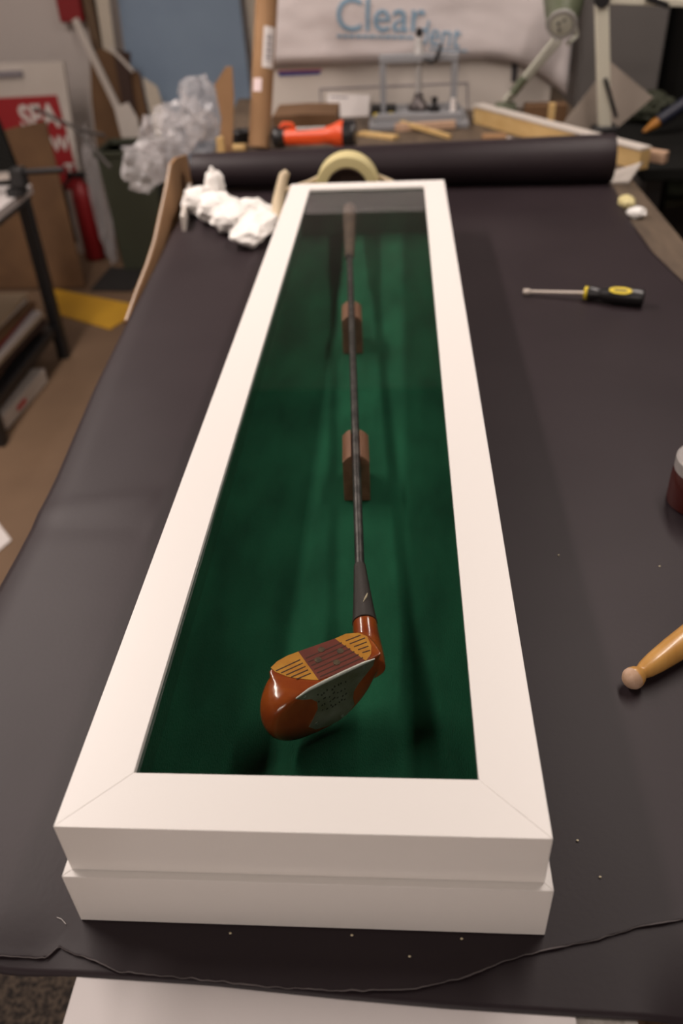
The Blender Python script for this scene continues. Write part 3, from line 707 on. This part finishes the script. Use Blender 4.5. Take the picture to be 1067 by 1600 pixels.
# moulding stick
T = thing('frame_moulding', 'length of pale wood frame moulding with a white top lying behind the roll', 'moulding', (.43, 1.98, BT))
a, b = V((.263, 2.235, BT)), V((.586, 1.700, BT)); d = (b - a).normalized(); s = d.cross(V((0, 0, 1))).normalized()
def mould(prof, name, m): MB().loft([[a + s * x + V((0, 0, z)) for x, z in prof], [b + s * x + V((0, 0, z)) for x, z in prof]]).build(name, m, T, bevel=.001)
mould([(0, 0), (-.030, 0), (-.030, .041), (0, .041)], 'wood_body', 'pale_wood')
mould([(.003, .041), (-.031, .041), (-.031, .047), (.003, .047)], 'white_face', 'white_card')
stick('wood_stub', (.592, 1.79, BT + .006), (.655, 1.74, BT + .004), .022, .024, 'raw_wood', 'short wood stub end poking out past the moulding over the bench edge')
tag(MB().prism([(.503, 1.665, BT + .001), (.582, 1.655, BT + .026), (.582, 1.655, BT + .030), (.545, 1.60, BT + .001), (.508, 1.60, BT + .001)], (0, 0, .004)).build('mat_offcut', 'white_card'), 'white triangular offcut under the end of the pale moulding', 'offcut')
tag(MB().prism([(.33, 2.06, BT), (.42, 1.93, BT), (.40, 1.90, BT), (.28, 1.99, BT)], (0, 0, .003)).build('paper_scrap', 'label_white'), 'white paper scrap under the middle of the pale moulding', 'paper scrap')
tag(MB().box((.455, 2.12, BT + .0325), (.016, .016, .065)).build('wood_dowel', 'pale_wood', bevel=.001), 'short upright wood peg behind the pale moulding', 'peg')
tag(MB().box((.45, 2.20, BT + .025), (.11, .05, .05)).build('small_carton', 'brown_card', bevel=.002), 'small dark brown box behind the upright wood peg', 'box')

# beige mat board square
T = tag(MB().prism([(.5782, 2.060, 1.0573), (.690, 2.050, .978), (.590, 2.035, .896), (.4735, 2.035, .929)], (0, .006, -.001)).build('mat_board', 'grey_card'), 'square beige mat board standing on its corner behind the cream lamp arm', 'mat board')

# cream articulated arm
T = thing('magnifier_arm', 'cream articulated lamp arm rising behind the pale moulding', 'lamp', (.565, 1.985, BT))
pA, pB = V((.566, 1.985, BT + .03)), V((.519, 1.985, 1.20)); d = (pB - pA).normalized()
def bar(a, b, w, t, m, name, par):
    a, b = V(a), V(b); d = (b - a).normalized(); s = d.cross(V((0, 1, 0))).normalized() * w / 2; y = V((0, t / 2, 0))
    return MB().loft([[a - s - y, a + s - y, a + s + y, a - s + y], [b - s - y, b + s - y, b + s + y, b - s + y]]).build(name, m, par, bevel=.002)
bar(pA, pB, .030, .02, 'cream_arm', 'lower_arm', T)
bar((.548, 1.972, 1.038), (.588, 1.972, .950), .009, .008, 'black_metal', 'spring_bracket', T)
MB().box((.566, 1.985, BT + .018), (.06, .05, .036)).build('base_clamp', 'black_metal', T, bevel=.004)
MB().lathe((.519, 1.968, 1.200), (0, 1, 0), [(0, .018), (.034, .018)], 24).build('joint', 'black_metal', T, bevel=.002)
bar((.519, 1.985, 1.198), (.80, 1.985, 1.178), .016, .02, 'cream_arm', 'upper_arm', T)
bar((.615, 1.970, 1.200), (.668, 1.970, 1.181), .012, .01, 'black_metal', 'spring_bracket', T)

# olive work lamp
T = thing('work_lamp', 'olive green jointed work lamp on two thin rods standing behind the moulding', 'lamp', (.35, 2.2, BT))
MB().lathe((.464, 2.155, 1.1325), (.15, .9, .45), [(0, .036), (.006, .0395), (.012, .0395), (.02, .034), (.05, .044), (.11, .052), (.13, .035)], 32).build('lamp_housing', 'olive_enamel', T)
MB().lathe((.464, 2.154, 1.1322), (.15, .9, .45), [(-.003, .020), (-.002, .0275), (.004, .029)], 32).build('dial_face', 'aged_cream', T)
MB().ring((.464, 2.151, 1.131), (.15, .9, .45), .030, .037, .008, 40).build('dial_rim', 'grey_light', T)
mb = MB()
for x, z in ((-.009, .002), (.007, -.002), (.004, .010), (-.004, -.012)): mb.lathe((.464 + x, 2.1495 - z * .5, 1.1322 + z), (.15, .9, .45), [(0, .004), (.003, .004)], 12)
mb.build('dial_mark', 'ink_dark', T)
MB().tube([(.451, 2.165, 1.100), (.372, 2.19, .995), (.340, 2.20, .955)], .006, 10).build('arm_rod', 'aged_cream', T)
MB().tube([(.470, 2.175, 1.096), (.388, 2.20, .995), (.352, 2.21, .950)], .006, 10).build('arm_rod', 'aged_cream', T)
MB().tube([(.385, 2.18, 1.012), (.360, 2.185, .975)], .011, 12).build('arm_sleeve', 'olive_enamel', T)
MB().box((.346, 2.21, BT + .026), (.055, .05, .052)).build('base_clamp', 'olive_enamel', T, bevel=.005)
MB().tube([(.500, 2.20, 1.14), (.515, 2.21, 1.10), (.490, 2.19, 1.085)], .006, 10).build('cable', 'aged_cream', T)

# grey cabinet on the right, behind the bench
T = thing('metal_cabinet', 'tall grey metal cabinet behind the right end of the bench', 'cabinet', (.76, 3.0, 0))
MB().box((.76, 3.05, .68), (.26, .60, 1.36)).build('cabinet_body', 'grey_cabinet', T, bevel=.004)
MB().box((.76, 2.747, .68), (.245, .012, 1.30)).build('door', 'grey_cabinet', T, bevel=.003)
MB().box((.618, 2.86, 1.02), (.016, .012, .22)).build('side_handle', 'black_metal', T, bevel=.003)
T = thing('storage_rack', 'dark storage rack right of the bench beside the grey cabinet', 'rack', (1.25, 2.9, 0))
MB().box((1.25, 3.1, .7), (.68, .04, 1.4)).build('back_panel', 'wall_dark', T)
for z in (.25, .55, .86): MB().box((1.25, 2.85, z), (.68, .48, .025)).build('shelf', 'dark_green', T)
for x in (.92, 1.58): MB().box((x, 2.85, .7), (.03, .5, 1.4)).build('side_panel', 'dark_fabric', T)
T = thing('caulk_gun', 'dark blue tube with an amber tip lying on the low stand right of the bench', 'tool', (.78, 2.2, .86))
MB().tube([(.752, 2.19, .892), (.86, 2.22, .955)], .017, 20).build('tube_body', 'navy', T, bevel=.002)
MB().lathe((.752, 2.19, .892), V((-.108, -.03, -.063)), [(0, .013), (.012, .013), (.03, .008), (.045, .004)], 16).build('nozzle', 'amber', T)['label'] = 'amber nozzle'
T = thing('tool_stand', 'dark low stand beside the right edge of the bench', 'stand', (.92, 2.2, 0))
MB().box((.92, 2.2, .845), (.56, .7, .03)).build('stand_top', 'dark_fabric', T, bevel=.003)
for x in (.68, 1.16):
    for y in (1.9, 2.5): MB().box((x, y, .415), (.04, .04, .83)).build('leg', 'black_metal', T)
tag(MB().blob((.76, 2.36, .898), (.07, .06, .035), 4, .4, 2, 4).build('dark_cloth', 'dark_green'), 'dark green rag bunched on the low stand behind the amber tip', 'cloth')

# ------------------------------------------------------------------ left background: boards and clutter
sheet('blue_board', [(-1.243, 4.24, 1.40), (-1.270, 4.22, .745), (-1.285, 4.14, .002), (-.63, 4.14, .002), (-.665, 4.20, .56), (-.690, 4.24, 1.40)], 'blue_board', 'large pale blue board standing upright behind the plastic wrap', 'board', .012)
sheet('cream_board', [(-.672, 4.28, 1.40), (-.640, 4.26, .63), (-.62, 4.22, .002), (-.50, 4.22, .002), (-.540, 4.26, .628), (-.48, 4.28, 1.40)], 'cream_paint', 'narrow cream board showing between the blue board and the cardboard tube', 'board', .012)
sheet('cream_strip', [(-1.330, 4.17, 1.40), (-1.344, 4.15, .868), (-1.355, 4.10, .002), (-1.29, 4.10, .002), (-1.288, 4.15, .866), (-1.262, 4.17, 1.40)], 'cream_paint', 'upright cream strip at the left edge of the blue board', 'board', .015)
tag(MB().box((-1.405, 4.26, .75), (.045, .04, 1.5)).build('wood_post', 'bench_wood'), 'dark brown upright post left of the cream strip', 'post')
sheet('brown_cardboard', [(-1.38, 4.05, .885), (-1.316, 4.05, .901), (-1.236, 4.05, .854), (-1.157, 4.04, .79), (-1.143, 4.02, .533), (-1.12, 3.98, .002), (-1.46, 3.98, .002), (-1.411, 4.03, .684)], 'brown_card', 'large dark brown cardboard sheet leaning left of the blue board', 'cardboard', .006)
T = sheet('brown_cardboard', [(-1.259, 4.025, .901), (-1.18, 4.025, .88), (-1.20, 4.02, .78), (-1.20, 3.965, .002), (-1.25, 3.965, .002)], 'core_dark', 'narrow darker cardboard piece in front of the large dark brown sheet', 'cardboard', .006)
a, b = V((-1.275, 4.02, .905)), V((-1.185, 4.02, .80)); dd = V((.010, 0, .010))
MB().prism([a, b, b + dd, a + dd], (0, -.004, 0)).build('white_edge', 'white_card', T)['label'] = 'pale cut edge'
stick('white_batten', (-1.045, 3.895, .01), (-1.42, 4.02, 1.02), .014, .032, 'white_card', 'long white batten leaning diagonally across the brown cardboard', 'batten')
sheet('white_mat', [(-1.266, 3.900, .675), (-1.195, 3.900, .695), (-1.163, 3.900, .625), (-1.162, 3.890, .47), (-1.123, 3.880, .335), (-1.10, 3.860, .002), (-1.18, 3.860, .002), (-1.196, 3.880, .337), (-1.25, 3.890, .501)], 'white_card', 'white mat board piece standing at the foot of the diagonal batten', 'board', .005)
sheet('cream_mat', [(-1.132, 3.990, .783), (-1.071, 3.990, .741), (-1.051, 3.980, .645), (-1.075, 3.970, .548), (-1.06, 3.930, .002), (-1.11, 3.930, .002), (-1.118, 3.970, .564)], 'cream_paint', 'off-white curved board piece at the lower left corner of the blue board', 'board', .006)
tag(MB().box((-1.49, 4.2545, 1.11), (.115, .09, .23)).build('alarm_box', 'red_paint', bevel=.006), 'red box mounted on the back wall at top left', 'box')
T = sheet('sign_board', [(-2.1, 3.93, .873), (-1.4724, 3.93, .8681), (-1.49, 3.90, .5), (-1.50, 3.88, .002), (-2.1, 3.88, .002)], 'white_card', 'wide off-white board leaning at left, with a red sign printed with white letters', 'sign', .02)
MB().box((-1.89, 3.92, .828), (.44, .022, .024)).build('grey_bar', 'ink_grey', T)['label'] = 'grey bar along the top of the board'
R_ = MB().prism([(-1.93, 3.917, .730), (-1.531, 3.917, .734), (-1.510, 3.895, .45), (-1.503, 3.889, .318), (-1.93, 3.889, .318)], (0, -.004, 0)).build('red_panel', 'sign_red', T)
R_['label'] = 'red panel with white letters'
xs = V((1, 0, .02)); ys = V((-.05, .075, 1))
lettering('white_lettering', 'SEA', .140, (-1.729, 3.900, .599), xs, ys, 'sign_white', R_, sx=.82, bold=.004)
lettering('white_lettering', 'W', .088, (-1.603, 3.892, .498), xs, ys, 'sign_white', R_, sx=.95, bold=.003)
lettering('white_lettering', 'T', .078, (-1.559, 3.884, .383), xs, ys, 'sign_white', R_, sx=.95, bold=.003)
sheet('leaning_cardboard', [(-1.80, 3.50, .64), (-1.592, 3.51, .6796), (-1.4506, 3.51, .7005), (-1.42, 3.44, .30), (-1.395, 3.38, .013), (-1.85, 3.38, .013)], 'brown_card', 'brown cardboard sheet leaning in front of the red sign', 'cardboard', .008)
T = thing('fire_extinguisher', 'red fire extinguisher standing on the floor behind the leaning cardboard', 'extinguisher', (-1.475, 3.82, 0))
MB().lathe((-1.470, 3.80, .005), (0, 0, 1), [(0, .045), (.01, .052), (.30, .052), (.34, .045), (.37, .02), (.39, .02)], 28).build('cylinder', 'red_paint', T)
MB().box((-1.475, 3.79, .41), (.09, .03, .02)).lathe((-1.470, 3.80, .39), (0, 0, 1), [(0, .015), (.03, .015)], 12).build('valve', 'black_metal', T)
MB().tube([(-1.495, 3.80, .41), (-1.545, 3.78, .36), (-1.545, 3.76, .2), (-1.535, 3.75, .1)], .009, 10).build('hose', 'black_metal', T)
T = thing('waste_bin', 'dark green bin standing in the left corner behind the bench', 'bin', (-1.17, 3.72, 0))
MB().loft([[(-1.17 + x * s, 3.72 + y * s, z) for x, y in ((-.125, -.12), (.135, -.12), (.135, .12), (-.125, .12))] for s, z in ((.86, .004), (1, .55), (.93, .55), (.80, .03))]).build('bin_body', 'dark_green', T, bevel=.006)
MB().loft([[(-1.165 + x * s, 3.72 + y * s, z) for x, y in ((-.135, -.13), (.135, -.13), (.135, .13), (-.135, .13))] for s, z in ((.97, .53), (1.03, .53), (1.03, .552), (.97, .552), (.97, .53))]).build('bin_rim', 'dark_green', T, bevel=.003)
tag(MB().prism([(-1.556, 3.394, .001), (-1.0976, 3.1755, .001), (-1.0814, 3.0902, .001), (-1.1496, 2.9203, .001), (-1.42, 3.085, .001)], (0, 0, .004)).build('yellow_board', 'yellow_board'), 'yellow board lying flat on the floor left of the bench', 'board')
tag(MB().prism([(-1.37, 3.36, .001), (-1.36, 3.66, .001), (-1.13, 3.60, .001), (-1.17, 3.34, .001)], (0, 0, .006)).build('floor_mat', 'mat_black'), 'black mat on the floor behind the yellow board', 'mat')
o = MB().crumpled((-1.355, 3.70, .32), (.045, .03, .29), 3, .22, 5); tag(o.build('plastic_bag', 'film'), 'crumpled clear plastic hanging between the red sign and the green bin', 'plastic bag')
mb = MB(); mb.tube([(-1.44, 3.40, .768), (-1.40, 3.36, .765), (-1.30, 3.30, .735), (-1.22, 3.26, .712), (-1.10, 3.19, .70)], [(.006, .012)] * 5, 10)
mb.tube([(-1.24, 3.27, .715), (-1.16, 3.22, .64), (-1.10, 3.19, .58)], .007, 8)
tag(mb.build('grey_strap', 'strap_grey'), 'dark grey strap hanging between the red sign and the brown cardboard', 'strap')

# left table
T = thing('side_table', 'low table with thin black legs at the left, holding a cutter rail', 'table', (-1.55, 2.4, 0))
MB().box((-1.545, 2.345, .632), (.62, .73, .03)).build('tabletop', 'white_board', T, bevel=.002)
MB().box((-1.545, 2.345, .608), (.60, .71, .022)).build('under_frame', 'black_metal', T)
for x in (-1.262, -1.83):
    for y in (2.02, 2.67): MB().box((x, y, .30), (.04, .04, .60)).build('leg', 'black_metal', T, bevel=.003)
MB().box((-1.545, 2.345, .125), (.58, .68, .03)).build('shelf', 'black_metal', T)
T = thing('cutter_rail', 'silver and black cutter rail lying across the low left table', 'cutter', (-1.4, 2.55, .65))
MB().tube([(-1.62, 2.58, .690), (-1.235, 2.58, .712)], .014, 20).build('rail', 'steel', T)
MB().box((-1.215, 2.58, .705), (.045, .05, .06)).build('rail_clamp', 'black_metal', T, bevel=.004)
MB().tube([(-1.20, 2.58, .720), (-1.06, 2.585, .722)], .010, 14).build('clamp_handle', 'black_plastic', T)
MB().box((-1.5, 2.58, .661), (.05, .06, .026)).box((-1.235, 2.58, .660), (.05, .06, .026)).build('rail_foot', 'black_metal', T)
T = tag(MB().prism([(-1.40, 2.70, .649), (-1.29, 2.70, .649), (-1.275, 2.71, .70), (-1.302, 2.73, .8357), (-1.32, 2.74, .90), (-1.40, 2.74, .93)], (0, .02, 0)).build('backrest_panel', 'dark_fabric'), 'black panel standing at the back of the low left table', 'panel')
tag(MB().prism([(-1.56, 2.02, .6475), (-1.30, 2.02, .6475), (-1.26, 2.45, .6475), (-1.52, 2.45, .6475)], (0, 0, .004)).build('white_mount', 'white_card'), 'white mount board lying on the low left table', 'board')
cols = [('brown_card', .5), ('grey_card', .46), ('core_dark', .5), ('paper_tan', .48), ('label_white', .47), ('ink_grey', .49), ('red_paint', .46), ('brown_card', .5), ('white_card', .45), ('paper_tan', .49)]
labs = ['lowest brown panel in the stack on the left table shelf', 'grey board second from the bottom of the shelf stack', 'dark brown panel above the grey board in the shelf stack', 'tan board under the white one in the shelf stack', 'white sheet midway up the stack of boards on the left shelf', 'dark grey panel resting on the white sheet in the shelf stack', 'red panel in the stack on the left table shelf', 'brown panel lying on the red one in the shelf stack', 'off-white board second from the top of the shelf stack', 'tan board on top of the stack on the left table shelf']
z = .1405
for k, ((m, w), lb) in enumerate(zip(cols, labs)):
    th = .010 + .004 * (k % 3); rot = Matrix.Rotation(random.uniform(-.05, .05), 3, 'Z')
    tag(MB().box((-1.555 + random.uniform(-.015, .02), 2.345 + random.uniform(-.01, .01), z + th / 2), (w, .60, th - .0006), rot).build('stacked_board', m), lb, 'board', 'boards stacked on the left table shelf'); z += th
T = thing('white_box', 'flat white box lying on the floor under the low left table', 'box', (-1.40, 2.28, 0))
MB().prism([(-1.255, 2.46, .002), (-1.275, 2.11, .002), (-1.60, 2.13, .002), (-1.58, 2.48, .002)], (0, 0, .055)).build('box_body', 'white_card', T, bevel=.003)
MB().prism([(-1.2675, 2.20, .022), (-1.264, 2.27, .022), (-1.264, 2.27, .040), (-1.2675, 2.20, .040)], (.0016, 0, 0)).build('side_print', 'ink_red', T)
tag(MB().prism([(-1.20, 1.70, .001), (-1.029, 1.5045, .001), (-1.075, 1.38, .001), (-1.32, 1.45, .001)], (0, 0, .003)).build('loose_sheet', 'label_white'), 'white sheet lying on the tan floor left of the bench', 'paper')

# ------------------------------------------------------------------ light
def area(name, loc, size, power, col, rot=(0, 0, 0)):
    l = bpy.data.lights.new(name, 'AREA'); l.shape = 'RECTANGLE'; l.size, l.size_y = size; l.energy = power; l.color = col
    o = bpy.data.objects.new(name, l); COL.objects.link(o); o.location = loc; o.rotation_euler = rot
    return o
WARM = (1.0, .872, .80)
area('tube_light_left', (-1.15, 1.25, 2.40), (.16, 1.7), 47, WARM)
area('tube_light_right', (.72, 1.25, 2.40), (.16, 1.7), 23, WARM)
area('fill_light_far', (-1.75, 3.2, 2.85), (.16, 1.6), 9, WARM)  # added fill to brighten the far left wall, not a known fixture
area('fill_light_near', (-.2, -2.0, 2.5), (1.6, .5), 29, WARM)  # added soft fill behind the camera, lifts the front face of the case
w = bpy.data.worlds.new('world'); S.world = w; w.use_nodes = True
w.node_tree.nodes['Background'].inputs[0].default_value = (1, .9, .82, 1); w.node_tree.nodes['Background'].inputs[1].default_value = .02

# ------------------------------------------------------------------ camera
cd = bpy.data.cameras.new('camera'); cam = bpy.data.objects.new('camera', cd); COL.objects.link(cam); S.camera = cam
cd.sensor_fit = 'VERTICAL'; cd.sensor_height = 36.0; cd.lens = 1290.94 / 1600 * 36.0
Rm = Matrix(((.9976157, .0543195, -.0425704), (.0018602, .5954533, .8033879), (.0689883, -.8015515, .5939325))).transposed()
cam.matrix_world = Matrix.Translation((.05543, -.25688, 1.40363)) @ Rm.to_4x4()
cd.clip_start = .01
cd.dof.use_dof = True; cd.dof.focus_distance = .60; cd.dof.aperture_fstop = 5.0
S.view_settings.view_transform = 'Standard'; S.view_settings.look = 'None'; S.view_settings.gamma = 1; S.view_settings.use_curve_mapping = False
S.view_settings.exposure = 0.0
S.cycles.use_denoising = True
S.cycles.max_bounces = 10; S.cycles.transparent_max_bounces = 16
